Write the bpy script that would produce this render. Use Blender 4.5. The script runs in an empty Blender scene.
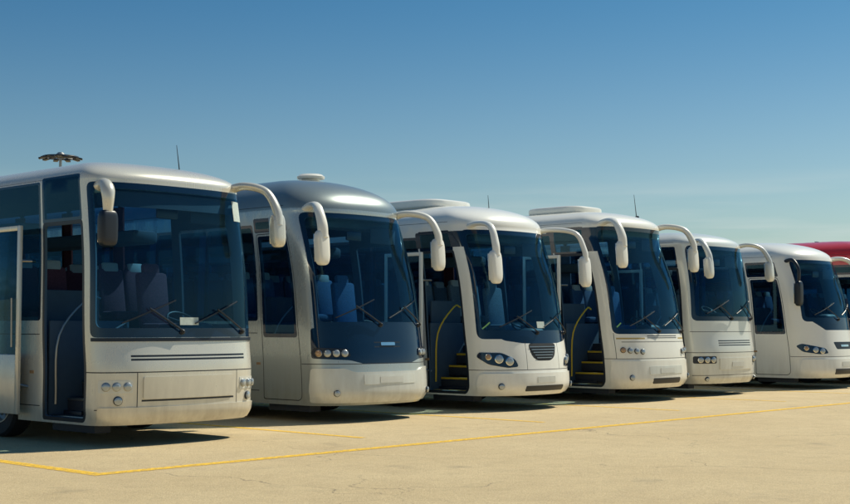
import bpy, bmesh, math, random, bisect
from mathutils import Vector, Matrix
from mathutils.geometry import delaunay_2d_cdt
random.seed(4)
pi=math.pi
scene=bpy.context.scene
COL=scene.collection

# ------------------------------------------------------------ materials
def newmat(name):
    m=bpy.data.materials.new(name); m.use_nodes=True
    nt=m.node_tree; nt.nodes.clear()
    out=nt.nodes.new('ShaderNodeOutputMaterial')
    return m,nt,out
def simple(name,col,rough=.5,metal=0,coat=0,noise=.12,nscale=8,bump=0):
    m,nt,out=newmat(name); N=nt.nodes; L=nt.links
    b=N.new('ShaderNodeBsdfPrincipled'); b.inputs['Roughness'].default_value=rough
    b.inputs['Metallic'].default_value=metal; b.inputs['Coat Weight'].default_value=coat
    tc=N.new('ShaderNodeTexCoord'); nz=N.new('ShaderNodeTexNoise'); nz.inputs['Scale'].default_value=nscale; nz.inputs['Detail'].default_value=4
    L.new(tc.outputs['Object'],nz.inputs['Vector'])
    mx=N.new('ShaderNodeMix'); mx.data_type='RGBA'
    mx.inputs['A'].default_value=(*[c*(1-noise) for c in col],1); mx.inputs['B'].default_value=(*[min(1,c*(1+noise)) for c in col],1)
    L.new(nz.outputs['Fac'],mx.inputs['Factor']); L.new(mx.outputs['Result'],b.inputs['Base Color'])
    if bump:
        bp=N.new('ShaderNodeBump'); bp.inputs['Strength'].default_value=bump; bp.inputs['Distance'].default_value=.01
        L.new(nz.outputs['Fac'],bp.inputs['Height']); L.new(bp.outputs['Normal'],b.inputs['Normal'])
    L.new(b.outputs['BSDF'],out.inputs['Surface'])
    return m
def paint(name,col,metal=0.0,rough=.32,dirt=.55):
    m,nt,out=newmat(name); N=nt.nodes; L=nt.links
    b=N.new('ShaderNodeBsdfPrincipled'); b.inputs['Metallic'].default_value=metal
    b.inputs['Coat Weight'].default_value=.5; b.inputs['Coat Roughness'].default_value=.08
    tc=N.new('ShaderNodeTexCoord')
    sp=N.new('ShaderNodeSeparateXYZ'); L.new(tc.outputs['Object'],sp.inputs[0])
    mr=N.new('ShaderNodeMapRange'); mr.inputs['From Min'].default_value=.2; mr.inputs['From Max'].default_value=1.1
    mr.inputs['To Min'].default_value=dirt; mr.inputs['To Max'].default_value=.05; L.new(sp.outputs['Z'],mr.inputs['Value'])
    mp=N.new('ShaderNodeMapping'); mp.inputs['Scale'].default_value=(3,3,.8); L.new(tc.outputs['Object'],mp.inputs['Vector'])
    nz=N.new('ShaderNodeTexNoise'); nz.inputs['Scale'].default_value=2.2; nz.inputs['Detail'].default_value=8; nz.inputs['Roughness'].default_value=.65
    L.new(mp.outputs['Vector'],nz.inputs['Vector'])
    mr2=N.new('ShaderNodeMapRange'); mr2.inputs['From Min'].default_value=.3; mr2.inputs['From Max'].default_value=.75; L.new(nz.outputs['Fac'],mr2.inputs['Value'])
    mu=N.new('ShaderNodeMath'); mu.operation='MULTIPLY'; L.new(mr.outputs['Result'],mu.inputs[0]); L.new(mr2.outputs['Result'],mu.inputs[1])
    mx=N.new('ShaderNodeMix'); mx.data_type='RGBA'
    mx.inputs['A'].default_value=(*col,1); mx.inputs['B'].default_value=(.30,.25,.18,1)
    L.new(mu.outputs[0],mx.inputs['Factor']); L.new(mx.outputs['Result'],b.inputs['Base Color'])
    ad=N.new('ShaderNodeMath'); ad.operation='MULTIPLY_ADD'; ad.inputs[1].default_value=.5; ad.inputs[2].default_value=rough
    L.new(mu.outputs[0],ad.inputs[0]); L.new(ad.outputs[0],b.inputs['Roughness'])
    L.new(b.outputs['BSDF'],out.inputs['Surface'])
    return m
def glass(name,tint,base=.05,dust=.03):
    m,nt,out=newmat(name); N=nt.nodes; L=nt.links
    tr=N.new('ShaderNodeBsdfTransparent'); tr.inputs['Color'].default_value=(*tint,1)
    gl=N.new('ShaderNodeBsdfGlossy'); gl.inputs['Roughness'].default_value=.02; gl.inputs['Color'].default_value=(.35,.75,1,1)
    df=N.new('ShaderNodeBsdfDiffuse'); df.inputs['Color'].default_value=(.30,.38,.42,1)
    tc=N.new('ShaderNodeTexCoord'); nz=N.new('ShaderNodeTexNoise'); nz.inputs['Scale'].default_value=3; nz.inputs['Detail'].default_value=8
    L.new(tc.outputs['Object'],nz.inputs['Vector'])
    mm=N.new('ShaderNodeMath'); mm.operation='MULTIPLY'; mm.inputs[1].default_value=dust*2; L.new(nz.outputs['Fac'],mm.inputs[0])
    m0=N.new('ShaderNodeMixShader'); L.new(mm.outputs[0],m0.inputs[0]); L.new(tr.outputs[0],m0.inputs[1]); L.new(df.outputs[0],m0.inputs[2])
    lw=N.new('ShaderNodeLayerWeight'); lw.inputs['Blend'].default_value=.5
    pw=N.new('ShaderNodeMath'); pw.operation='POWER'; pw.inputs[1].default_value=5; L.new(lw.outputs['Facing'],pw.inputs[0])
    ma=N.new('ShaderNodeMath'); ma.operation='MULTIPLY_ADD'; ma.inputs[1].default_value=.9; ma.inputs[2].default_value=base; L.new(pw.outputs[0],ma.inputs[0])
    m1=N.new('ShaderNodeMixShader'); L.new(ma.outputs[0],m1.inputs[0]); L.new(m0.outputs[0],m1.inputs[1]); L.new(gl.outputs[0],m1.inputs[2])
    L.new(m1.outputs[0],out.inputs['Surface'])
    return m

M={}
M['cream']=paint('paint_champagne_silver',(.72,.69,.60),.3,.26)
M['silver']=paint('paint_silver',(.46,.50,.49),.5,.26)
M['bumper']=paint('paint_bumper_silver',(.66,.67,.63),.15,.3)
M['roofgrey']=paint('paint_roof_grey',(.24,.28,.28),.5,.33)
M['white']=paint('paint_white',(.88,.87,.81),0,.28,.3)
M['offwhite']=paint('paint_offwhite',(.86,.84,.76),0,.3,.4)
M['pale']=paint('paint_pale_grey',(.72,.73,.68),.15,.3)
M['red']=paint('paint_red',(.6,.02,.025),0,.3)
M['frit']=simple('windscreen_black_border',(.003,.014,.040),.06,0,.3)
M['black']=simple('black_plastic',(.008,.014,.026),.4)
M['gap']=simple('panel_gap',(.02,.022,.026),.6)
M['rubber']=simple('tyre_rubber',(.014,.015,.018),.75,bump=.3,nscale=60)
M['lining']=simple('interior_lining',(.045,.085,.13),.8)
M['dash']=simple('dashboard_plastic',(.020,.034,.050),.6)
M['floor']=simple('interior_floor',(.025,.032,.045),.7)
M['navyseat']=simple('seat_navy',(.045,.12,.25),.9,nscale=40,noise=.4)
M['greyseat']=simple('seat_blue_grey',(.12,.18,.24),.9,nscale=40,noise=.4)
M['redseat']=simple('seat_maroon',(.10,.035,.06),.9,nscale=40,noise=.4)
M['cover']=simple('headrest_cover',(.35,.42,.46),.9)
M['chrome']=simple('chrome',(.75,.75,.72),.12,1)
M['steel']=simple('steel',(.35,.35,.34),.35,.9)
M['rim']=simple('wheel_rim',(.4,.4,.38),.4,.6)
M['lens']=simple('headlamp_lens',(.40,.44,.46),.08,.3,1)
M['amber']=simple('amber_lens',(.40,.24,.12),.15,0,1)
M['yellow']=simple('yellow_edge',(.65,.45,.03),.6)
M['gold']=simple('gold_stripe',(.45,.33,.10),.4)
M['plate']=simple('number_plate',(.6,.6,.55),.4)
M['sticker']=simple('paper_sticker',(.5,.58,.55),.6,nscale=25,noise=.25)
M['curtain_r']=simple('curtain_maroon',(.09,.02,.03),.9)
M['curtain_b']=simple('curtain_blue',(.10,.20,.36),.9)
M['mirror']=simple('mirror_glass',(.8,.8,.8),.02,1)
M['visor']=simple('sun_visor',(.02,.035,.055),.8)
M['ws']=glass('windscreen_glass',(.48,.78,.94),.035,.004)
M['sg']=glass('tinted_side_glass',(.26,.46,.60),.045,.008)

# ------------------------------------------------------------ mesh builder
class MB:
    def __init__(s): s.v=[];s.f=[];s.m=[];s.mats=[]
    def mi(s,mat):
        if mat not in s.mats: s.mats.append(mat)
        return s.mats.index(mat)
    def add(s,vs,fs,mat):
        o=len(s.v); s.v+= [tuple(v) for v in vs]; k=s.mi(mat)
        for f in fs: s.f.append([o+i for i in f]); s.m.append(k)
    def obj(s,name,parent=None,angle=35,normals=None):
        me=bpy.data.meshes.new(name); me.from_pydata(s.v,[],s.f)
        for k in s.mats: me.materials.append(M[k] if isinstance(k,str) else k)
        me.polygons.foreach_set('material_index',s.m)
        me.polygons.foreach_set('use_smooth',[True]*len(s.f)); me.update()
        if normals: me.normals_split_custom_set_from_vertices(normals)
        else: me.set_sharp_from_angle(angle=math.radians(angle))
        ob=bpy.data.objects.new(name,me); COL.objects.link(ob)
        if parent: ob.parent=parent
        return ob
def rbox(mb,c,size,mat,bev=.02,rot=None,seg=2):
    bm=bmesh.new(); bmesh.ops.create_cube(bm,size=1)
    for v in bm.verts: v.co=Vector((v.co.x*size[0],v.co.y*size[1],v.co.z*size[2]))
    if bev>0: bmesh.ops.bevel(bm,geom=bm.edges[:],offset=min(bev,min(size)*.45),segments=seg,affect='EDGES',profile=.5)
    bm.verts.index_update()
    T=(rot.to_4x4() if rot else Matrix.Identity(4)); 
    vs=[Vector(c)+(T@v.co) for v in bm.verts]; fs=[[v.index for v in f.verts] for f in bm.faces]
    bm.free(); mb.add(vs,fs,mat)
def se(mb,c,dims,mat,e=.5,rot=None,nu=24,nv=14):
    def p(a,k): return math.copysign(abs(a)**k,a)
    vs=[];fs=[]
    for j in range(nv+1):
        la=-pi/2+pi*j/nv
        for i in range(nu):
            lo=2*pi*i/nu
            q=Vector((p(math.cos(la),e)*p(math.cos(lo),e)*dims[0]/2,p(math.cos(la),e)*p(math.sin(lo),e)*dims[1]/2,p(math.sin(la),e)*dims[2]/2))
            if rot: q=rot@q
            vs.append(Vector(c)+q)
    for j in range(nv):
        for i in range(nu):
            a=j*nu+i; b=j*nu+(i+1)%nu
            fs.append([a,b,b+nu,a+nu])
    mb.add(vs,fs,mat)
def catmull(P,n=6):
    P=[Vector(p) for p in P]
    if len(P)<3: return P
    out=[]
    Q=[P[0]*2-P[1]]+P+[P[-1]*2-P[-2]]
    for i in range(1,len(Q)-2):
        for k in range(n):
            t=k/n; a,b,c,d=Q[i-1:i+3]
            out.append(.5*((2*b)+(c-a)*t+(2*a-5*b+4*c-d)*t*t+(3*b-a-3*c+d)*t**3))
    out.append(P[-1]); return out
def tube(mb,P,r,mat,seg=10,smooth=0,flat=1.0):
    if smooth:
        n=len(P); 
        if isinstance(r,(list,tuple)):
            rr=[]
            for i in range(n-1):
                for k in range(smooth): rr.append(r[i]+(r[i+1]-r[i])*k/smooth)
            rr.append(r[-1]); r=rr
        P=catmull(P,smooth)
    P=[Vector(p) for p in P]; n=len(P)
    if not isinstance(r,(list,tuple)): r=[r]*n
    vs=[];fs=[]; up=None
    for i in range(n):
        t=(P[min(i+1,n-1)]-P[max(i-1,0)]).normalized()
        if up is None:
            up=Vector((1,0,0)) if abs(t.x)<.8 else Vector((0,0,1))
        up=(up-t*up.dot(t)).normalized(); bi=t.cross(up)
        for k in range(seg):
            a=2*pi*k/seg; vs.append(P[i]+(up*math.cos(a)+bi*math.sin(a)*flat)*r[i])
    for i in range(n-1):
        for k in range(seg):
            a=i*seg+k;b=i*seg+(k+1)%seg; fs.append([a,b,b+seg,a+seg])
    fs.append(list(range(seg))[::-1]); fs.append([(n-1)*seg+k for k in range(seg)])
    mb.add(vs,fs,mat)
def lathe(mb,prof,c,axis,mat,seg=32):
    vs=[];fs=[]
    for r,h in prof:
        for k in range(seg):
            a=2*pi*k/seg
            if axis=='x': vs.append((c[0]+h,c[1]+r*math.cos(a),c[2]+r*math.sin(a)))
            else: vs.append((c[0]+r*math.cos(a),c[1]+r*math.sin(a),c[2]+h))
    for i in range(len(prof)-1):
        for k in range(seg):
            a=i*seg+k;b=i*seg+(k+1)%seg; fs.append([a,b,b+seg,a+seg])
    mb.add(vs,fs,mat)

def pip(x,y,poly):
    c=False; n=len(poly); j=n-1
    for i in range(n):
        xi,yi=poly[i]; xj,yj=poly[j]
        if (yi>y)!=(yj>y) and x<(xj-xi)*(y-yi)/(yj-yi)+xi: c=not c
        j=i
    return c
def subdiv(poly,step):
    out=[]
    for i in range(len(poly)):
        a=poly[i];b=poly[(i+1)%len(poly)]
        d=math.hypot(b[0]-a[0],b[1]-a[1]); st=step if max(abs(a[0]),abs(b[0]))<2.4 else step*4
        n=max(1,int(math.ceil(d/st)))
        for k in range(n): out.append((a[0]+(b[0]-a[0])*k/n,a[1]+(b[1]-a[1])*k/n))
    return out
def rnd(poly,r,seg=5):
    out=[]; n=len(poly)
    for i in range(n):
        p=Vector(poly[i]);a=Vector(poly[i-1])-p;b=Vector(poly[(i+1)%n])-p
        rr=min(r,a.length*.45,b.length*.45)
        A=p+a.normalized()*rr;B=p+b.normalized()*rr
        for k in range(seg+1):
            t=k/seg; q=A*(1-t)**2+p*2*t*(1-t)+B*t*t; out.append((q.x,q.y))
    return out
def rect(a,b,c,d,r=0):
    P=[(a,c),(b,c),(b,d),(a,d)]
    return rnd(P,r) if r else P

# ------------------------------------------------------------ body shell
def hermite(tab):
    xs=[t[0] for t in tab]; ys=[t[1] for t in tab]; n=len(xs)
    d=[(ys[i+1]-ys[i])/(xs[i+1]-xs[i]) for i in range(n-1)]
    m=[d[0]]+[0 if d[i-1]*d[i]<=0 else 2*d[i-1]*d[i]/(d[i-1]+d[i]) for i in range(1,n-1)]+[d[-1]]
    def f(x):
        if x<=xs[0]: return ys[0]
        if x>=xs[-1]: return ys[-1]
        i=bisect.bisect_right(xs,x)-1; h=xs[i+1]-xs[i]; t=(x-xs[i])/h
        return (2*t**3-3*t*t+1)*ys[i]+(t**3-2*t*t+t)*h*m[i]+(-2*t**3+3*t*t)*ys[i+1]+(t**3-t*t)*h*m[i+1]
    return f
class Shell:
    def __init__(S,D=.6,n=3.,b=.08,H=3.75,Hs=3.3,yf=None,Yr=1.6,L=12.,v0=.27,m=2.2):
        S.W=1.27;S.D=D;S.L=L;S.Hs=Hs;S.hr=H-Hs;S.Yr=Yr;S.v0=v0;S.m=m;S.H=H
        S.yf=hermite(yf or [(.27,.12),(.45,.01),(.9,0),(1.4,.05),(2.3,.16),(3.3,.42)])
        S.wf=hermite([(.27,.975),(.5,1),(1.4,1),(3.3,.965),(4,.96)])
        P=[]
        for i in range(1501):
            t=i/1500*pi/2; x=math.sin(t)**(2/n); y=D*(1-math.cos(t)**(2/n) if t<pi/2 else 1)+b*(x*x)
            P.append((x,y))
        S.ys=P[-1][1]
        P.append((1,L-.25))
        for i in range(1,16):
            a=i/15*pi/2; P.append((1-.25/1.27*(1-math.cos(a)),L-.25+.25*math.sin(a)))
        P.append((0,L))
        S.P=P; s=[0]
        for i in range(1,len(P)): s.append(s[-1]+math.hypot((P[i][0]-P[i-1][0])*S.W,P[i][1]-P[i-1][1]))
        S.s=s; S.smax=s[-1]; S.sq=s[1500]; S.sr=s[1501]; S.U=1.3; S.vmax=Hs+S.U*.985
    def sy(S,y): return S.sq+(y-S.ys)
    def c(S,s):
        i=min(max(bisect.bisect_right(S.s,s)-1,0),len(S.s)-2)
        d=S.s[i+1]-S.s[i]; t=(s-S.s[i])/d if d>1e-9 else 0; t=min(max(t,0),1)
        a=S.P[i];b=S.P[i+1]; return a[0]+(b[0]-a[0])*t,a[1]+(b[1]-a[1])*t
    def pos(S,s,v):
        xn,y=S.c(abs(s)); 
        if v<=S.Hs: z=v;ins=0
        else:
            a=min(1,(v-S.Hs)/S.U)*pi/2
            ins=1-math.cos(a)**(2/S.m); z=S.Hs+S.hr*math.sin(a)**(2/S.m)
        t=min(1,y/3.6); fade=1-t*t*(3-2*t)
        tr=min(1,max(0,(S.L-y))/2.); fr=1-tr*tr*(3-2*tr)
        yy=y+(S.yf(min(z,S.Hs))+S.Yr*ins)*fade-(.7*ins)*fr
        return Vector((math.copysign(1,s)*xn*S.W*S.wf(z)*(1-ins),yy,z))
    def nor(S,s,v):
        e=.006
        v1=min(v+e,S.vmax);v0=max(v-e,S.v0)
        a=S.pos(s+e,v)-S.pos(s-e,v) if abs(s)>e else Vector((1,0,0))
        b=S.pos(s,v1)-S.pos(s,v0)
        n=a.cross(b)
        if n.length<1e-9: return Vector((0,0,1))
        return n.normalized()
    def build(S,regions,name,parent,basemat,thick=.035):
        sv=[]
        x=0
        while x<S.sq+.25: sv.append(x); x+=.065
        while x<S.sr-.1: sv.append(x); x+=.5
        x=S.sr
        while x<S.smax: sv.append(x); x+=.08 if x<S.sr+.45 else .3
        sv.append(S.smax)
        sv=sorted(set([-a for a in sv]+sv))
        vv=[];x=S.v0
        while x<S.Hs-.02: vv.append(x); x+=.075
        n=16
        for i in range(n+1): vv.append(S.Hs+(S.vmax-S.Hs)*i/n)
        pts=[];edges=[]
        for a in sv:
            for b in vv: pts.append(Vector((a,b)))
        R=[]
        for mat,poly in regions:
            bb=(min(p[0] for p in poly),max(p[0] for p in poly),min(p[1] for p in poly),max(p[1] for p in poly))
            R.append((mat,poly,bb))
            q=subdiv(poly,.05); o=len(pts)
            for a,b in q: pts.append(Vector((min(max(a,-S.smax),S.smax),min(max(b,S.v0),S.vmax))))
            for i in range(len(q)): edges.append((o+i,o+(i+1)%len(q)))
        V,E,F,_,_,_=delaunay_2d_cdt(pts,edges,[],0,1e-5)
        P=[S.pos(p.x,p.y) for p in V]; Nn=[S.nor(p.x,p.y) for p in V]
        mb=MB(); mb.v=[tuple(p) for p in P]
        inner=[];
        for f in F:
            f=list(f)
            a,b,c=[V[i] for i in f[:3]]
            if (b-a).cross(c-a)<0: f=f[::-1]
            cx=sum(V[i].x for i in f)/len(f);cy=sum(V[i].y for i in f)/len(f)
            mat=basemat
            for m_,poly,bb in R:
                if bb[0]<=cx<=bb[1] and bb[2]<=cy<=bb[3] and pip(cx,cy,poly): mat=m_
            if mat is None: continue
            mb.f.append(f); mb.m.append(mb.mi(mat))
            if mat not in('ws','sg'): inner.append(f)
        o1=mb.obj(name,parent,normals=[tuple(n) for n in Nn])
        mi=MB(); mi.v=[tuple(p-n*thick) for p,n in zip(P,Nn)]
        for f in inner: mi.f.append(f[::-1]); mi.m.append(mi.mi('lining'))
        cnt={}
        for f in inner:
            for i in range(len(f)):
                k=(f[i],f[(i+1)%len(f)]); cnt[k]=1
        o=len(mi.v); mi.v+=mb.v
        for (a,b) in cnt:
            if (b,a) not in cnt: mi.f.append([b+o,a+o,a,b]); mi.m.append(mi.mi('lining'))
        o2=mi.obj('inner_lining',parent,angle=50)
        return o1
    def panel(S,mb,poly,off,thick,mat,nrm=None):
        q=subdiv(poly,.05); pts=[Vector(p) for p in q]; edges=[(i,(i+1)%len(q)) for i in range(len(q))]
        x0=min(p[0] for p in poly);x1=max(p[0] for p in poly);y0=min(p[1] for p in poly);y1=max(p[1] for p in poly)
        st=.06 if max(abs(x0),abs(x1))<2.5 else .3
        nx=int((x1-x0)/st);ny=int((y1-y0)/.06)
        for i in range(1,nx+1):
            for j in range(1,ny+1):
                a=x0+(x1-x0)*i/(nx+1);b=y0+(y1-y0)*j/(ny+1)
                if pip(a,b,q): pts.append(Vector((a,b)))
        V,E,F,_,_,_=delaunay_2d_cdt(pts,edges,[],0,1e-5)
        P=[];B=[]
        for p in V:
            a=S.pos(p.x,p.y);n=S.nor(p.x,p.y); P.append(a+n*off);B.append(a+n*(off-thick))
        fs=[];cnt={}
        for f in F:
            f=list(f);a,b,c=[V[i] for i in f[:3]]
            if abs((b-a).cross(c-a))<1e-9: continue
            if (b-a).cross(c-a)<0: f=f[::-1]
            cx=sum(V[i].x for i in f)/len(f);cy=sum(V[i].y for i in f)/len(f)
            if not pip(cx,cy,q): continue
            fs.append(f)
            for i in range(len(f)): cnt[(f[i],f[(i+1)%len(f)])]=1
        n=len(P); sk=[[b,a,a+n,b+n] for (a,b) in cnt if (b,a) not in cnt]
        mb.add(P+B,fs+sk,mat)
    def disc(S,mb,s,v,r,mat,off=.012,ring='chrome',ry=None):
        c=S.pos(s,v);n=S.nor(s,v);u=Vector((0,0,1)).cross(n).normalized();w=n.cross(u)
        for (rr,o0,o1,mt) in ((r*1.18,-.01,off,ring),(r,off,off+.02,mat)):
            vs=[];fs=[];K=20
            lev=[(rr,o0),(rr,o1),(rr*.86,o1+.006),(rr*.5,o1+.010)]
            for (q,h) in lev:
                for k in range(K):
                    a=2*pi*k/K; vs.append(c+n*h+u*math.cos(a)*q+w*math.sin(a)*q)
            for i in range(3):
                for k in range(K):
                    a=i*K+k;b=i*K+(k+1)%K; fs.append([a,b,b+K,a+K])
            fs.append([3*K+k for k in range(K)])
            mb.add(vs,fs,mt)
    def line(S,mb,svs,off,r,mat,seg=6):
        q=[]
        for i in range(len(svs)-1):
            a=svs[i];b=svs[i+1];n=max(2,int(math.hypot(a[0]-b[0],a[1]-b[1])/.08))
            for k in range(n): t=k/n;q.append((a[0]+(b[0]-a[0])*t,a[1]+(b[1]-a[1])*t))
        q.append(svs[-1])
        tube(mb,[S.pos(*p)+S.nor(*p)*off for p in q],r,mat,seg)

def seats_mesh(mat):
    mb=MB()
    y=2.35
    while y<11:
        for x in(-.93,-.48,.48,.93):
            rbox(mb,(x,y,1.68),(.43,.44,.13),mat,.04)
            R=Matrix.Rotation(math.radians(-10),3,'X')
            rbox(mb,(x,y+.27,2.02),(.43,.12,.72),mat,.05,R)
            rbox(mb,(x,y+.35,2.36),(.3,.1,.2),mat,.04,R)
            rbox(mb,(x,y+.335,2.38),(.27,.12,.17),'cover',.03,R)
            rbox(mb,(x,y,1.45),(.08,.3,.34),'steel',.01)
        y+=.86
    ob=mb.obj('seats'); me=ob.data; bpy.data.objects.remove(ob); return me
SEATS={}
def wheel(mb,x,y,side):
    o=side
    c=(x,y,.5)
    lathe(mb,[(.3,-.13*o),(.46,-.15*o),(.495,-.11*o),(.5,0),(.495,.11*o),(.46,.15*o),(.33,.14*o),(.3,.12*o)],c,'x','rubber')
    lathe(mb,[(.3,.13*o),(.285,.13*o),(.27,.04*o),(.2,.0),(.16,.05*o),(.12,.09*o),(.11,.13*o),(.001,.14*o)],c,'x','rim')
    for k in range(10):
        a=k/10*2*pi; se(mb,(x+.05*o,y+.2*math.cos(a),.5+.2*math.sin(a)),(.05,.035,.035),'steel',1,nu=8,nv=6)

TH=math.radians(47); ex=Vector((math.cos(TH),math.sin(TH),0)); ey=Vector((-math.sin(TH),math.cos(TH),0))
ORG=Vector((-3.57,17.7,0))

def bus(cfg,t,n):
    c=cfg
    par=bpy.data.objects.new('coach_bus',None); COL.objects.link(par)
    par.empty_display_size=.5
    par.location=ORG+ex*t+ey*(n-.22); par.rotation_euler=(0,0,TH+math.radians(c.get('yaw',0)))
    S=Shell(**c.get('shell',{}))
    R=[]; body=c['paint']; Hs=S.Hs
    if c.get('roof'): 
        R.append((c['roof'],rect(-S.smax,S.smax,c.get('roofv',Hs+.12),S.vmax)))
    wt=c['ws_top'];wb=c['ws_bot'];we=c['ws_edge']
    low=c.get('mask')
    # roof gutter seam
    for sg in(-1,1): R.append(('gap',rect(*sorted((sg*S.sq,sg*(S.sr-.1))),Hs+.10,Hs+.112)))
    if c.get('cap'): R.append(('frit',rect(-S.sy(1.9),S.sy(2.2),c['cap'][0],c['cap'][1],.06)))
    frit=rnd([(-we,wb),(we,wb),(we-.02,wt),(-we+.02,wt)],c.get('wsr',.14))
    R.append(('frit',frit))
    if low: R.append(('frit',rnd(low,.05)))
    gl=rnd([(-we+.09,wb+c.get('gb',.1)),(we-.09,wb+c.get('gb',.1)),(we-.11,wt-c.get('gt',.08)),(-we+.11,wt-c.get('gt',.08))],.1)
    R.append(('ws',gl))
    sb=c.get('sb',1.62); st=c.get('st',3.22)
    d0,d1=S.sy(c.get('d0',S.ys+.02)),S.sy(c.get('d1',S.ys+.95))
    dt=c.get('dt',2.86); opn=c['door']=='open'
    for sg in (-1,1):
        def G(a,b,z0,z1,mat,r=0,sg=sg): R.append((mat,rect(*sorted((sg*a,sg*b)),z0,z1,r)))
        ya=d1+.1 if sg<0 else S.sy(2.0)
        G(ya,S.sr-.15,sb,st,'frit',.06)
        a=ya+.05
        while a<S.sr-.5:
            b=min(a+1.42,S.sr-.2); G(a,b,sb+.05,st-.05,'sg',.05); a=b+.06
        for z in (c.get('beltz',1.42),.48):
            G(d1+.12 if sg<0 else S.sy(1.4),S.sr-.05,z-.006,z+.006,'gap')
        a=S.sy(3.55)
        while a<S.sr-.6:
            if abs(a-S.sy(8.9))>.75: G(a-.006,a+.006,.48,1.42,'gap')
            a+=1.25
        for yc in (2.75,8.9):
            sc=S.sy(yc); q=[(sg*(sc+.6*math.cos(a/14*pi)),.5+.6*math.sin(a/14*pi)) for a in range(15)]
            q=[(sg*(sc+.6),S.v0-.0)]+q+[(sg*(sc-.6),S.v0)]
            R.append((None,q))
    R.append(('frit',rect(S.sy(S.ys+.05),S.sy(1.9),1.5,3.0,.08))); R.append(('sg',rect(S.sy(S.ys+.1),S.sy(1.85),1.56,2.94,.06)))
    G=lambda a,b,z0,z1,mat,r=0: R.append((mat,rect(-b,-a,z0,z1,r)))
    G(d0-.04,d1+.05,dt+.03,st+.1,'frit',.05); G(d0,d1+.0,dt+.09,st+.04,'sg',.04)
    if opn:
        G(d0-.05,d1+.05,S.v0+.03,dt+.05,'black',.06)
        G(d0,d1,S.v0+.08,dt,None,.05)
    else:
        G(d0-.01,d1+.01,S.v0+.07,dt+.01,'gap',.07)
        G(d0+.005,d1-.005,S.v0+.085,dt-.005,body,.06)
        G(d0+.03,d1-.03,c.get('dglass',1.25),dt-.03,'frit',.06)
        G(d0+.09,d1-.09,c.get('dglass',1.25)+.06,dt-.09,'sg',.05)
    trim=MB(); lights=MB()
    c['front'](S,R,trim,lights)
    S.build(R,'body_shell',par,body)
    for sg in(-1,1):
        for yc in(2.75,8.9):
            sc=S.sy(yc); q=[(sg*(sc+.66*math.cos(a/14*pi)),.5+.66*math.sin(a/14*pi)) for a in range(15)]+[(sg*(sc-.6*math.cos(a/14*pi)),.5+.6*math.sin(a/14*pi)) for a in range(15)]
            S.panel(trim,q,.012,.03,'black')
        for y in (1.75,4.2,6.5): S.panel(trim,rect(*sorted((sg*S.sy(y),sg*(S.sy(y)+.09))),.9,.94),.012,.02,'amber')
    wp=MB(); zb=wb+c.get('gb',.1)
    for (p,e,a2,b2) in c.get('wipers',[((-.12,-.05),(-.62,.28),(-.98,.12),(-.22,.36)),((.95,-.05),(.45,.28),(.08,.12),(.85,.36))]):
        S.line(wp,[(p[0],zb+p[1]),(e[0],zb+e[1]-.03)],.05,.013,'black')
        S.line(wp,[(a2[0],zb+a2[1]-.06),(b2[0],zb+b2[1]-.0)],.025,.011,'black')
        S.disc(wp,p[0],zb+p[1],.03,'black',ring='black')
    wp.obj('wipers',par)
    if c.get('sticker'):
        for r_ in c['sticker']: S.panel(trim,rect(*r_),.006,.002,'sticker')
    iv=MB()
    if c.get('blind'): S.panel(iv,rect(-we+.15,we-.15,wt-c['blind'],wt-.1),-.06,.01,'visor')
    if iv.v: iv.obj('sun_blind',par)
    trim.obj('front_trim',par)
    if lights.v: lights.obj('headlights',par)
    cu=MB()
    for sg in(-1,1):
        a=S.sy(3.3)
        while a<S.sr-.6:
            S.panel(cu,rect(*sorted((sg*a,sg*(a+.28))),sb+.1,st-.1),-.07,.03,c.get('curt','curtain_b')); a+=1.48
    cu.obj('curtains',par)
    it=MB()
    rbox(it,(0,6.9,1.22),(2.36,9.8,.1),'floor',.01)
    rbox(it,(.35,1.4,1.0),(1.5,1.3,.06),'floor',.01)
    rbox(it,(0,6.3,.36),(1.9,10.4,.1),'black',.01)
    rbox(it,(0,4.0,.8),(2.0,.05,.9),'black',.01)
    rbox(it,(0,6.4,.8),(.5,10.6,.75),'black',.02)
    rbox(it,(.42,2.02,1.1),(1.3,.05,.3),'lining',.01)
    for sg in(-1,1): rbox(it,(sg*.93,7.0,2.86),(.46,9.2,.2),'lining',.06)
    yv=S.pos(0,wt)[1]
    rbox(it,(.1,yv+.55,wt-.12),(1.9,.35,.2),'lining',.08)
    rbox(it,(-.05,yv+.22,wt-.34),(.34,.05,.16),'black',.03)
    rbox(it,(.62,yv+.2,wt-.32),(.6,.02,.26),'visor',.01)
    q=[];sN=26
    for i in range(sN+1):
        s=-1.05+2.25*i/sN; p=S.pos(s,wb+.02); q.append((p.x*.95,p.y+.07))
    yb=q[0][1]
    top=[(x,y,wb+.0) for x,y in q]+[(1.1,.92+.2,wb-.02),(.3,.9+.2,wb-.02),(-.35,.8+.15,wb+.0),(-.98,max(.66,yb+.12),wb)]
    bot=[(x,y,.7) for x,y,z in top]; n_=len(top)
    it.add(top+bot,[list(range(n_))]+[[i,i+n_,(i+1)%n_+n_,(i+1)%n_] for i in range(n_)],'dash')
    se(it,(.62,.82,wb+.06),(.62,.42,.28),'dash',.6)
    ring=[];cc=Vector((.62,1.05,wb+.2));Rt=Matrix.Rotation(math.radians(38),3,'X')
    for k in range(25): a=2*pi*k/24; ring.append(cc+Rt@Vector((.235*math.cos(a),.235*math.sin(a),0)))
    tube(it,ring,.017,'black',8)
    for a in(.5,2.6,4.7): tube(it,[cc,cc+Rt@Vector((.23*math.cos(a),.23*math.sin(a),0))],.014,'black',6)
    tube(it,[cc,cc+Vector((0,-.2,-.3))],.03,'black',8)
    sm=c.get('seat','navyseat')
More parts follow.
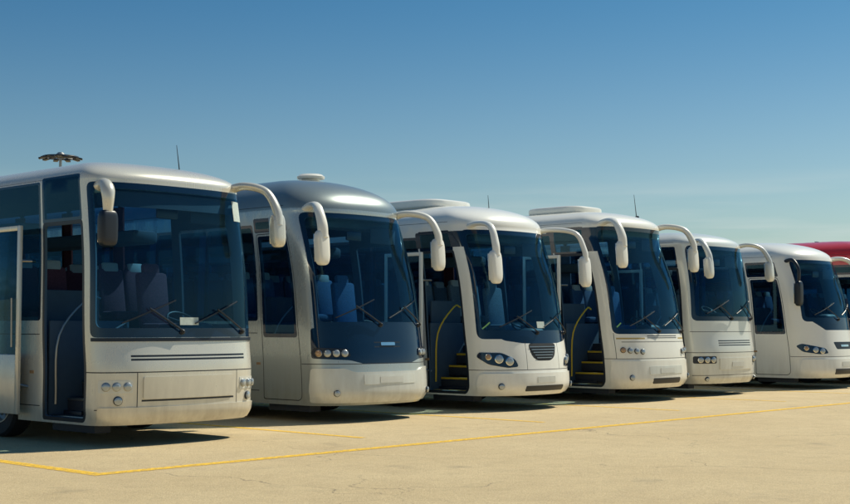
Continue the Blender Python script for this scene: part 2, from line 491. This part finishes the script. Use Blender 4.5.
    rbox(it,(.62,1.5,1.5),(.5,.48,.14),sm,.05); rbox(it,(.62,1.77,1.9),(.5,.13,.8),sm,.05,Matrix.Rotation(math.radians(-8),3,'X'))
    rbox(it,(.62,1.84,2.33),(.28,.1,.2),sm,.04,Matrix.Rotation(math.radians(-8),3,'X')); rbox(it,(.62,1.5,1.22),(.3,.3,.42),'black',.03)
    rbox(it,(-.55,2.0,1.65),(.85,.04,.75),'lining',.02)
    yA=S.ys-.05
    for i,(xx,z) in enumerate(((-1.0,.36),(-.78,.58),(-.56,.80),(-.34,1.02))):
        w=.24; rbox(it,(xx,yA+.55,z-.1),(w,1.0,.2),'floor',.01)
        rbox(it,(xx-w/2-.004,yA+.55,z-.02),(.016,.98,.035),'yellow' if c.get('ysteps') else 'steel',.003)
    rbox(it,(-.6,yA+1.08,.95),(1.15,.04,1.3),'lining',.01)
    rbox(it,(-.75,yA-.02,.85),(.8,.04,1.0),'lining',.01)
    tube(it,[(-1.12,yA+.98,.5),(-1.1,yA+.95,1.4),(-.7,yA+.9,1.9),(-.5,yA+.92,1.9)],.016,'yellow' if c.get('ysteps') else 'steel',8,5)
    tube(it,[(-1.05,yA+.12,.7),(-1.02,yA+.1,1.3),(-.6,yA+.1,1.6)],.016,'yellow' if c.get('ysteps') else 'steel',8,5)
    it.obj('interior',par)
    if sm not in SEATS: SEATS[sm]=seats_mesh(sm)
    so=bpy.data.objects.new('seats',SEATS[sm]); COL.objects.link(so); so.parent=par
    wh=MB()
    for sg in(-1,1):
        for y in(2.75,8.9): wheel(wh,sg*1.08,y,sg)
    wh.obj('wheels',par)
    if opn:
        dl=MB(); y0=S.ys+.95+c.get('leafy',0); y1=y0+.98; xo=-1.27-c.get('leafout',.2)
        zb_,zt=.36,dt+.02
        w=.07
        def bx(a,b,z0,z1,mat,th=.05,o=0): rbox(dl,(xo+o,(a+b)/2,(z0+z1)/2),(th,b-a,z1-z0),mat,.012)
        bx(y0,y0+w,zb_,zt,body);bx(y1-w,y1,zb_,zt,body);bx(y0+w+.001,y1-w-.001,zt-w,zt,body);bx(y0+w+.001,y1-w-.001,zb_,c.get('leafz',1.15),body)
        bx(y0+w-.01,y1-w+.01,c.get('leafz',1.15)-.01,zt-w+.01,'sg',.012)
        tube(dl,[(xo+.05,y0+.1,.75),(-1.2,y0+.02,.7)],.02,'steel',8); tube(dl,[(xo+.05,y0+.1,2.4),(-1.2,y0+.02,2.4)],.02,'steel',8)
        tube(dl,[(xo-.05,y0+.12,1.25),(xo-.06,y0+.12,1.9)],.012,'steel',8)
        dl.obj('door_leaf',par)
    for sg in(-1,1):
        c['mirror'](S,sg,par,c)
    rg=MB()
    for g in c.get('gear',[]):
        if g[0]=='pod': se(rg,(g[1],g[2],S.H+g[4]*.2),(g[3],g[5],g[4]),g[6] if len(g)>6 else body,.45,nu=32,nv=16)
        if g[0]=='ant': tube(rg,[(g[1],g[2],S.H-.25),(g[1]+g[4],g[2]+g[5],S.H+g[3])],[.012,.004],'black',6); rbox(rg,(g[1],g[2],S.H-.1),(.06,.08,.08),'black',.02)
        if g[0]=='vent': 
            lathe(rg,[(.16,-.12),(.16,.08),(.24,.09),(.25,.13),(.2,.17),(.001,.19)],(g[1],g[2],S.H-.03),'z','offwhite',20)
    if rg.v: rg.obj('roof_equipment',par)
    return par

# ------------------------------------------------------------ mirrors
def ear(S,sg,par,c):
    mb=MB(); z=c['ws_top']; mt=c.get('mcol',c['paint']); k=c.get('mk',1.0); out=c.get('mout',.16); mr=c.get('mr',1.0); dz=c.get('mdz',0)
    x0=sg*1.02; y0=S.pos(1.12,z)[1]+.02
    f=c.get('mf',.5)*k
    P=[(x0,y0+.14,z+.04),(x0+sg*.08,y0-.18,z+.1),(x0+sg*(out+.1),y0-f,z+.02),(x0+sg*(out+.16),y0-f-.17,z-.24-dz),(x0+sg*(out+.17),y0-f-.2,z-.46-dz)]
    tube(mb,P,[.085*mr,.075*mr,.075*mr,.085*mr,.09*mr],mt,12,7,flat=.75)
    se(mb,(x0+sg*(out+.17),y0-f-.18,z-.62*k-dz),(.25*k,.17,.56*k),mt,.55,Matrix.Rotation(math.radians(-4),3,'X'))
    rbox(mb,(x0+sg*(out+.17),y0-f-.098,z-.62*k-dz),(.19*k,.012,.44*k),'mirror',.005,Matrix.Rotation(math.radians(-4),3,'X'))
    mb.obj('wing_mirror',par,angle=60)
def bracket(S,sg,par,c):
    if sg>0: return ear(S,sg,par,{**c,'mk':.85,'mcol':c['paint']})
    mb=MB(); z=c['ws_top']-.1
    x0=sg*1.08;y0=S.pos(1.2,z)[1]
    P=[(x0,y0+.12,z+.03),(x0-.03,y0-.1,z+.05),(x0-.08,y0-.26,z-.06),(x0-.09,y0-.28,z-.32)]
    tube(mb,P,[.08,.085,.09,.06],c['paint'],12,6)
    se(mb,(x0-.09,y0-.28,z-.52),(.25,.15,.46),'black',.45)
    rbox(mb,(x0-.09,y0-.2,z-.52),(.19,.012,.36),'mirror',.005)
    mb.obj('wing_mirror',par,angle=60)
def drop(S,sg,par,c):
    if sg>0: return ear(S,sg,par,{**c,'mk':.8})
    mb=MB(); z=c['ws_top']-.05
    x0=sg*1.1;y0=S.pos(1.2,z)[1]
    tube(mb,[(x0,y0+.2,z),(x0-.12,y0-.1,z+.03),(x0-.2,y0-.3,z-.2),(x0-.2,y0-.3,z-.5)],[.05,.045,.04,.04],'black',10,6)
    se(mb,(x0-.2,y0-.3,z-.8),(.24,.17,.62),'black',.5)
    rbox(mb,(x0-.2,y0-.21,z-.8),(.19,.012,.5),'mirror',.005)
    mb.obj('wing_mirror',par,angle=60)

# ------------------------------------------------------------ front designs
def hline(R,a,b,z,w=.006,mat='gap'): R.append((mat,rect(a,b,z-w,z+w)))
def vline(R,s,z0,z1,w=.006,mat='gap'): R.append((mat,rect(s-w,s+w,z0,z1)))
def front1(S,R,T,L):
    hline(R,-S.sq,S.sq,.94,.007); hline(R,-1.35,1.35,.47)
    for z in(1.10,1.145): hline(R,-.88,.98,z,.013,'black')
    S.panel(T,rect(-.72,.72,.60,.88,.03),.018,.03,'cream'); hline(R,-.74,.74,.58,.012,'black')
    S.panel(T,rect(-1.3,1.3,.30,.50,.04),.02,.035,'cream')
    S.panel(T,rect(-1.38,1.38,1.33,1.375,.01),.014,.02,'black')
    for sg in(-1,1):
        vline(R,sg*.80,.47,.94)
        S.panel(T,rect(*sorted((sg*.86,sg*1.3)),.68,.84,.03),.006,.01,'pale')
        for i,s in enumerate((.93,1.07,1.2)): S.disc(L,sg*s,.76,.048,'lens',ring='steel')
        S.disc(L,sg*1.05,.585,.05,'lens',ring='black')
def front2(S,R,T,L):
    hline(R,-S.sq,S.sq,.93,.006)
    S.panel(T,rnd([(-1.45,.33),(1.45,.33),(1.5,.5),(1.45,.86),(.9,.86),(.75,.80),(-.75,.80),(-.9,.86),(-1.45,.86),(-1.5,.5)],.06),.03,.05,'bumper')
    S.panel(T,rect(-.58,.58,.60,.76,.02),.038,.02,'pale'); S.panel(T,rect(-.26,.26,.62,.72),.043,.01,'plate')
    for sg in(-1,1):
        S.panel(T,rnd([(sg*.78,1.05),(sg*.82,1.17),(sg*1.36,1.19),(sg*1.44,1.1),(sg*1.36,1.02)][::sg],.03),.012,.02,'black')
        for s in(.88,1.02,1.16,1.30): S.disc(L,sg*s,1.10,.05,'lens' if s<1.25 else 'amber',ring='steel')
        S.disc(L,sg*1.05,.47,.045,'lens',off=.045,ring='black')
    for z in (1.2,1.27): hline(R,-.3,.3,z,.01,'black')
    S.panel(T,rect(-.16,.16,1.22,1.27,.015),.012,.012,'chrome')
def front3(S,R,T,L):
    R.append(('gap',rnd([(-.42,1.22),(.42,1.22),(.34,.98),(.2,.90),(-.2,.90),(-.34,.98)],.1)))
    for i in range(5):
        z=.955+i*.05; w=.22+.04*i; S.panel(T,rect(-w,w,z-.008,z+.008),.012,.02,'steel')
    hline(R,-S.sq,S.sq,.74,.006)
    S.panel(T,rnd([(-1.45,.32),(1.45,.32),(1.5,.5),(1.42,.68),(-1.42,.68),(-1.5,.5)],.08),.03,.05,'white')
    R.append(('black',rect(-.6,.6,.4,.5,.03)))
    S.panel(T,rect(-.55,.55,.37,.45,.03),.034,.01,'black'); S.panel(T,rect(-.26,.26,.50,.61),.036,.01,'plate')
    for sg in(-1,1):
        q=rnd([(sg*.68,.80),(sg*.74,.93),(sg*1.0,1.05),(sg*1.42,1.06),(sg*1.48,.98),(sg*1.25,.84),(sg*.9,.78)][::sg],.05)
        S.panel(L,q,.010,.02,'frit')
        S.disc(L,sg*.86,.90,.068,'lens'); S.disc(L,sg*1.06,.94,.068,'lens'); S.disc(L,sg*1.25,.98,.05,'amber')
        S.disc(L,sg*1.05,.45,.05,'lens',off=.045,ring='black')
        R.append(('gap',rect(*sorted((sg*.47,sg*.48)),.74,1.28)))
def front4(S,R,T,L):
    hline(R,-S.sq,S.sq,.88,.006); hline(R,-1.2,1.2,1.22,.006)
    S.panel(T,rnd([(-1.45,.32),(1.45,.32),(1.5,.5),(1.45,.84),(-1.45,.84),(-1.5,.5)],.07),.02,.04,'offwhite')
    S.panel(T,rect(-.6,.6,.56,.72,.02),.028,.02,'pale'); S.panel(T,rect(-.26,.26,.58,.68),.034,.01,'plate')
    for z in(1.3,1.34): hline(R,-.55,.55,z,.009,'black')
    hline(R,-1.3,-.62,1.29,.016,'gold'); hline(R,.62,1.3,1.29,.016,'gold')
    S.panel(T,rect(-.5,.5,.38,.48,.03),.024,.01,'black')
    for sg in(-1,1):
        for i,s in enumerate((.74,.89,1.04,1.19)): S.disc(L,sg*s,1.02+.012*i,.05,'lens' if i<3 else 'amber',ring='black')
        S.disc(L,sg*1.05,.5,.05,'lens',off=.03,ring='black')
        vline(R,sg*1.34,.88,1.4)
def front5(S,R,T,L):
    hline(R,-S.sq,S.sq,.96,.007); hline(R,-1.4,1.4,.46,.006); hline(R,-1.4,1.4,1.42,.006)
    for z in(1.12,1.17,1.22): hline(R,-.7,.7,z,.012,'black')
    S.panel(T,rect(-.7,.7,.58,.84,.03),.016,.03,'pale'); S.panel(T,rect(-.26,.26,.64,.75),.024,.01,'plate')
    for sg in(-1,1):
        S.panel(T,rect(*sorted((sg*.8,sg*1.38)),.72,.88,.04),.008,.012,'black')
        for s in(.89,1.05,1.21): S.disc(L,sg*s,.80,.055,'lens')
        S.disc(L,sg*1.05,.38,.045,'lens',ring='black')
def front6(S,R,T,L):
    R.append(('black',rnd([(-.5,1.16),(.5,1.16),(.4,.98),(-.4,.98)],.05)))
    S.panel(T,rect(-.2,.2,1.04,1.09,.01),.012,.02,'chrome')
    hline(R,-S.sq,S.sq,.80,.006)
    S.panel(T,rnd([(-1.45,.32),(1.45,.32),(1.5,.5),(1.42,.74),(-1.42,.74),(-1.5,.5)],.08),.025,.045,'white')
    S.panel(T,rect(-.55,.55,.38,.5,.03),.031,.01,'black'); S.panel(T,rect(-.26,.26,.56,.67),.033,.01,'plate')
    for sg in(-1,1):
        q=rnd([(sg*.72,.88),(sg*.8,1.0),(sg*1.4,1.12),(sg*1.55,1.06),(sg*1.4,.92),(sg*1.0,.86)][::sg],.05)
        S.panel(L,q,.010,.02,'frit'); S.disc(L,sg*.9,.94,.06,'lens'); S.disc(L,sg*1.08,.97,.06,'lens'); S.disc(L,sg*1.3,1.01,.05,'amber')

box=dict(D=.42,n=3.6,b=.10,H=3.78,Hs=3.42,Yr=1.4,yf=[(.27,.10),(.42,.01),(.9,0),(1.36,.05),(2.3,.12),(3.38,.30)])
rd=dict(D=.62,n=2.9,b=.10,H=4.0,Hs=3.40,Yr=1.9,yf=[(.27,.12),(.45,.0),(.9,.03),(1.3,.09),(2.3,.26),(3.36,.62)])
CF=[
 dict(paint='cream',shell={**box,'H':3.8,'Yr':2.0},ws_top=3.38,ws_bot=1.38,ws_edge=1.40,wsr=.1,door='open',dt=2.85,st=3.48,sb=1.6,front=front1,mirror=bracket,seat='redseat',curt='curtain_r',
      sticker=[(.98,1.2,2.98,3.26),(-.15,.15,1.54,1.64)],blind=.3,gb=.12,leafout=.16,leafy=.38,
      gear=[('ant',.75,1.3,.3,-.12,-.05)]),
 dict(paint='silver',roof='roofgrey',roofv=3.45,shell={**rd,'H':4.08},ws_top=3.38,ws_bot=1.28,ws_edge=1.34,door='closed',dt=3.05,dglass=1.35,front=front2,mirror=ear,mcol='offwhite',seat='navyseat',
      mask=[(-1.4,1.5),(-1.44,1.02),(-.8,.99),(-.55,.93),(.55,.93),(.8,.99),(1.44,1.02),(1.4,1.5)],gb=.32,
      gear=[('vent',.3,2.3)]),
 dict(paint='white',shell={**rd,'H':3.9,'D':.7,'n':2.6},ws_top=3.32,ws_bot=1.30,ws_edge=1.42,door='open',ysteps=1,front=front3,mirror=ear,seat='greyseat',curt='curtain_r',dt=2.9,cap=(3.0,3.30),mf=.6,mr=.85,
      mask=[(-1.3,1.45),(-.9,1.27),(-.5,1.22),(.5,1.22),(.9,1.27),(1.3,1.45)],gb=.16,mk=1.08,mdz=.06,sticker=[(-.1,.12,1.5,1.62)],
      gear=[('pod',0,3.2,1.3,.22,2.0),('ant',.3,1.6,.2,-.05,0)]),
 dict(paint='offwhite',shell={**rd,'H':4.02,'Hs':3.62,'Yr':1.7,'n':3.2,'D':.58},ws_top=3.6,ws_bot=1.38,ws_edge=1.36,door='open',ysteps=1,front=front4,mirror=ear,seat='navyseat',dt=3.0,st=3.5,cap=(3.08,3.58),mr=1.08,
      gear=[('pod',0,2.6,1.1,.2,1.5),('ant',.9,1.3,.4,-.12,0)]),
 dict(paint='pale',shell={**box,'H':3.72,'Hs':3.36,'D':.5,'n':3.2},ws_top=3.34,ws_bot=1.66,ws_edge=1.34,door='open',front=front5,mirror=ear,seat='greyseat',mk=.85,mr=.85,dt=2.8,gear=[]),
 dict(paint='white',shell={**rd,'H':3.72,'Hs':3.2,'D':.75,'n':2.5},ws_top=3.2,ws_bot=1.66,ws_edge=1.3,door='closed',dt=2.75,st=3.05,front=front6,mirror=drop,seat='navyseat',dglass=1.35,
      mask=[(-1.2,1.75),(-.7,1.45),(.7,1.45),(1.2,1.75)],gear=[]),
 dict(paint='white',roof='red',roofv=3.1,shell={**rd,'H':3.92},ws_top=3.25,ws_bot=1.4,ws_edge=1.34,door='closed',dt=2.9,st=3.1,front=front4,mirror=ear,seat='redseat',gear=[]),
 dict(paint='offwhite',shell=box,ws_top=3.3,ws_bot=1.4,ws_edge=1.34,door='closed',front=front5,mirror=ear,seat='navyseat',gear=[]),
]
T=[(-.10,-.58),(4.62,.4),(8.65,.35),(12.6,.25),(15.75,.4),(20.4,.0),(23.95,-.5),(28.0,-.1)]
for c,(t,n) in zip(CF,T): bus(c,t,n)

# ------------------------------------------------------------ ground
def ground_mat():
    m,nt,out=newmat('worn_concrete_asphalt'); N=nt.nodes; L=nt.links
    b=N.new('ShaderNodeBsdfPrincipled'); b.inputs['Roughness'].default_value=.9
    tc=N.new('ShaderNodeTexCoord')
    def noise(sc,det=6,ro=.6,dist=0):
        n=N.new('ShaderNodeTexNoise'); n.inputs['Scale'].default_value=sc;n.inputs['Detail'].default_value=det;n.inputs['Roughness'].default_value=ro;n.inputs['Distortion'].default_value=dist
        L.new(tc.outputs['Object'],n.inputs['Vector']); return n.outputs['Fac']
    def ramp(x,a,b_,ca,cb):
        r=N.new('ShaderNodeMapRange'); r.inputs['From Min'].default_value=a;r.inputs['From Max'].default_value=b_;r.inputs['To Min'].default_value=ca;r.inputs['To Max'].default_value=cb
        L.new(x,r.inputs['Value']);return r.outputs['Result']
    def mix(f,A,B,bl='MIX'):
        x=N.new('ShaderNodeMix');x.data_type='RGBA';x.blend_type=bl
        if isinstance(f,float): x.inputs['Factor'].default_value=f
        else: L.new(f,x.inputs['Factor'])
        for k,v in(('A',A),('B',B)):
            if isinstance(v,tuple): x.inputs[k].default_value=(*v,1)
            else: L.new(v,x.inputs[k])
        return x.outputs['Result']
    col=mix(ramp(noise(.35,8,.65),.3,.7,0,1),(.64,.485,.26),(.78,.62,.36))
    col=mix(ramp(noise(2.3,8,.7,.4),.45,.8,0,.55),col,(.42,.31,.175))
    col=mix(ramp(noise(14,5,.8),.35,.75,0,.5),col,(.36,.27,.155))
    col=mix(ramp(noise(40,3,.7),.25,.75,0,.45),col,(.32,.24,.14))
    col=mix(ramp(noise(80,2,.6),.56,.66,0,.6),col,(.90,.77,.52))
    col=mix(ramp(noise(55,2,.6),.60,.70,0,.6),col,(.10,.08,.06))
    col=mix(ramp(noise(1.1,3,.5),.64,.76,0,.4),col,(.18,.15,.11))
    nv=N.new('ShaderNodeTexNoise');nv.inputs['Scale'].default_value=1.5;nv.inputs['Detail'].default_value=6;L.new(tc.outputs['Object'],nv.inputs['Vector'])
    ad=N.new('ShaderNodeMix');ad.data_type='RGBA';ad.blend_type='LINEAR_LIGHT';ad.inputs['Factor'].default_value=.4;L.new(tc.outputs['Object'],ad.inputs['A']);L.new(nv.outputs['Color'],ad.inputs['B'])
    vo=N.new('ShaderNodeTexVoronoi');vo.feature='DISTANCE_TO_EDGE';vo.inputs['Scale'].default_value=.26;L.new(ad.outputs['Result'],vo.inputs['Vector'])
    ck=ramp(vo.outputs['Distance'],.0006,.0030,1,0)
    mk=ramp(noise(.3,3),.45,.58,0,1)
    mm=N.new('ShaderNodeMath');mm.operation='MULTIPLY';L.new(ck,mm.inputs[0]);L.new(mk,mm.inputs[1])
    mm2=N.new('ShaderNodeMath');mm2.operation='MULTIPLY';mm2.inputs[1].default_value=.7;L.new(mm.outputs[0],mm2.inputs[0])
    col=mix(mm2.outputs[0],col,(.14,.11,.08))
    L.new(col,b.inputs['Base Color'])
    bp=N.new('ShaderNodeBump');bp.inputs['Strength'].default_value=.8;bp.inputs['Distance'].default_value=.02
    L.new(noise(30,6,.8),bp.inputs['Height']);L.new(bp.outputs['Normal'],b.inputs['Normal'])
    L.new(b.outputs['BSDF'],out.inputs['Surface']);return m
def line_mat():
    m,nt,out=newmat('worn_yellow_line'); N=nt.nodes; L=nt.links
    b=N.new('ShaderNodeBsdfPrincipled'); b.inputs['Roughness'].default_value=.8;b.inputs['Base Color'].default_value=(.88,.54,.04,1)
    tr=N.new('ShaderNodeBsdfTransparent'); tc=N.new('ShaderNodeTexCoord');n=N.new('ShaderNodeTexNoise');n.inputs['Scale'].default_value=14;n.inputs['Detail'].default_value=8;n.inputs['Roughness'].default_value=.75
    L.new(tc.outputs['Object'],n.inputs['Vector'])
    r=N.new('ShaderNodeMapRange');r.inputs['From Min'].default_value=.38;r.inputs['From Max'].default_value=.54;r.inputs['To Min'].default_value=.2;r.inputs['To Max'].default_value=.92;L.new(n.outputs['Fac'],r.inputs['Value'])
    x=N.new('ShaderNodeMixShader');L.new(r.outputs['Result'],x.inputs[0]);L.new(tr.outputs[0],x.inputs[1]);L.new(b.outputs[0],x.inputs[2]);L.new(x.outputs[0],out.inputs['Surface']);return m
M['ground']=ground_mat(); M['yline']=line_mat()
g=MB(); G_=3000
g.add([(-G_,-G_,0),(G_,-G_,0),(G_,G_,0),(-G_,G_,0)],[[0,1,2,3]],'ground'); g.obj('ground')
P0=Vector((-3.36,13.45,0)); lm=MB()
def strip(a,b,w):
    d=(b-a).normalized(); k=Vector((-d.y,d.x,0))*w/2; z=Vector((0,0,.004))
    lm.add([a-k+z,b-k+z,b+k+z,a+k+z],[[0,1,2,3]],'yline')
strip(P0-ex*.09,P0+ex*60,.18)
strip(P0+ey*.095,P0+ey*14,.17)
for i in range(1,8):
    a=P0+ex*(.95+4.02*i); strip(a+ey*1.2,a+ey*14,.13)
lm.obj('parking_line_markings')

# ------------------------------------------------------------ high mast lamp
par=bpy.data.objects.new('high_mast_light',None);COL.objects.link(par);par.location=(-42.3,150,0)
mb=MB(); tube(mb,[(0,0,0),(0,0,10),(0,0,21.4)],[.35,.27,.16],'steel',12); mb.obj('mast_pole',par)
mb=MB()
ring=[(2.0*math.cos(2*pi*k/24),2.0*math.sin(2*pi*k/24),21.3) for k in range(25)]
tube(mb,ring,.1,'black',8)
for k in range(6):
    a=pi*k/6; tube(mb,[(2*math.cos(a),2*math.sin(a),21.3),(-2*math.cos(a),-2*math.sin(a),21.3)],.06,'black',6)
lathe(mb,[(.5,0),(.55,.3),(.3,.55),(.001,.6)],(0,0,21.3),'z','steel',16)
mb.obj('lamp_ring',par)
mb=MB()
for k in range(10):
    a=2*pi*k/10+.2; rbox(mb,(2.1*math.cos(a),2.1*math.sin(a),21.18),(.75,.55,.22),'black',.06,Matrix.Rotation(a,3,'Z')@Matrix.Rotation(math.radians(12),3,'Y'))
mb.obj('floodlights',par)

# ------------------------------------------------------------ light and sky
EL=math.radians(49); az=math.radians(12); sl=ex*math.cos(az)-ey*math.sin(az); sl.normalize()
sd=Vector((sl.x*math.cos(EL),sl.y*math.cos(EL),math.sin(EL)))
ld=bpy.data.lights.new('sun','SUN'); ld.energy=5;ld.angle=math.radians(.5);ld.color=(1,.93,.76)
lo=bpy.data.objects.new('sun',ld);COL.objects.link(lo);lo.rotation_euler=sd.to_track_quat('Z','Y').to_euler();lo.location=(20,0,30)
w=bpy.data.worlds.new('World');scene.world=w;w.use_nodes=True;nt=w.node_tree;nt.nodes.clear()
N=nt.nodes;L=nt.links
sk=N.new('ShaderNodeTexSky');sk.sky_type='NISHITA';sk.sun_disc=False;sk.sun_elevation=EL;sk.sun_rotation=math.atan2(sd.x,sd.y);sk.air_density=1.0;sk.dust_density=1.2;sk.ozone_density=1.5
tcw=N.new('ShaderNodeTexCoord');sp=N.new('ShaderNodeSeparateXYZ');L.new(tcw.outputs['Generated'],sp.inputs[0])
mr=N.new('ShaderNodeMapRange');mr.interpolation_type='SMOOTHSTEP';mr.inputs['From Min'].default_value=0.03;mr.inputs['From Max'].default_value=.29;L.new(sp.outputs['Z'],mr.inputs['Value'])
tm=N.new('ShaderNodeMix');tm.data_type='RGBA';tm.inputs['A'].default_value=(.85,1.02,1.02,1);tm.inputs['B'].default_value=(.26,.64,.84,1);L.new(mr.outputs['Result'],tm.inputs['Factor'])
tint=N.new('ShaderNodeMix');tint.data_type='RGBA';tint.blend_type='MULTIPLY';tint.inputs['Factor'].default_value=1
L.new(sk.outputs['Color'],tint.inputs['A']);L.new(tm.outputs['Result'],tint.inputs['B'])
mp=N.new('ShaderNodeMapping');mp.inputs['Scale'].default_value=(2,2,26);L.new(tcw.outputs['Generated'],mp.inputs['Vector'])
nz=N.new('ShaderNodeTexNoise');nz.inputs['Scale'].default_value=2.2;nz.inputs['Detail'].default_value=7;L.new(mp.outputs['Vector'],nz.inputs['Vector'])
r1=N.new('ShaderNodeMapRange');r1.inputs['From Min'].default_value=.44;r1.inputs['From Max'].default_value=.68;r1.inputs['To Max'].default_value=.6;L.new(nz.outputs['Fac'],r1.inputs['Value'])
r2=N.new('ShaderNodeMapRange');r2.inputs['From Min'].default_value=.07;r2.inputs['From Max'].default_value=.12;r2.inputs['To Min'].default_value=1;r2.inputs['To Max'].default_value=0;L.new(sp.outputs['Z'],r2.inputs['Value'])
mu=N.new('ShaderNodeMath');mu.operation='MULTIPLY';L.new(r1.outputs['Result'],mu.inputs[0]);L.new(r2.outputs['Result'],mu.inputs[1])
cl=N.new('ShaderNodeMix');cl.data_type='RGBA';cl.inputs['B'].default_value=(7.6,8.4,8.2,1);L.new(mu.outputs[0],cl.inputs['Factor']);L.new(tint.outputs['Result'],cl.inputs['A'])
bg=N.new('ShaderNodeBackground');bg.inputs['Strength'].default_value=.085
L.new(cl.outputs['Result'],bg.inputs['Color'])
out=N.new('ShaderNodeOutputWorld');L.new(bg.outputs[0],out.inputs[0])

# ------------------------------------------------------------ camera
cd=bpy.data.cameras.new('camera');cd.lens=55.06;cd.sensor_width=36;cd.clip_end=6000
co=bpy.data.objects.new('camera',cd);COL.objects.link(co);co.location=(0,0,1.5);co.rotation_euler=(math.radians(93.35),0,0)
scene.camera=co
scene.view_settings.view_transform='Standard';scene.view_settings.look='None';scene.view_settings.exposure=0
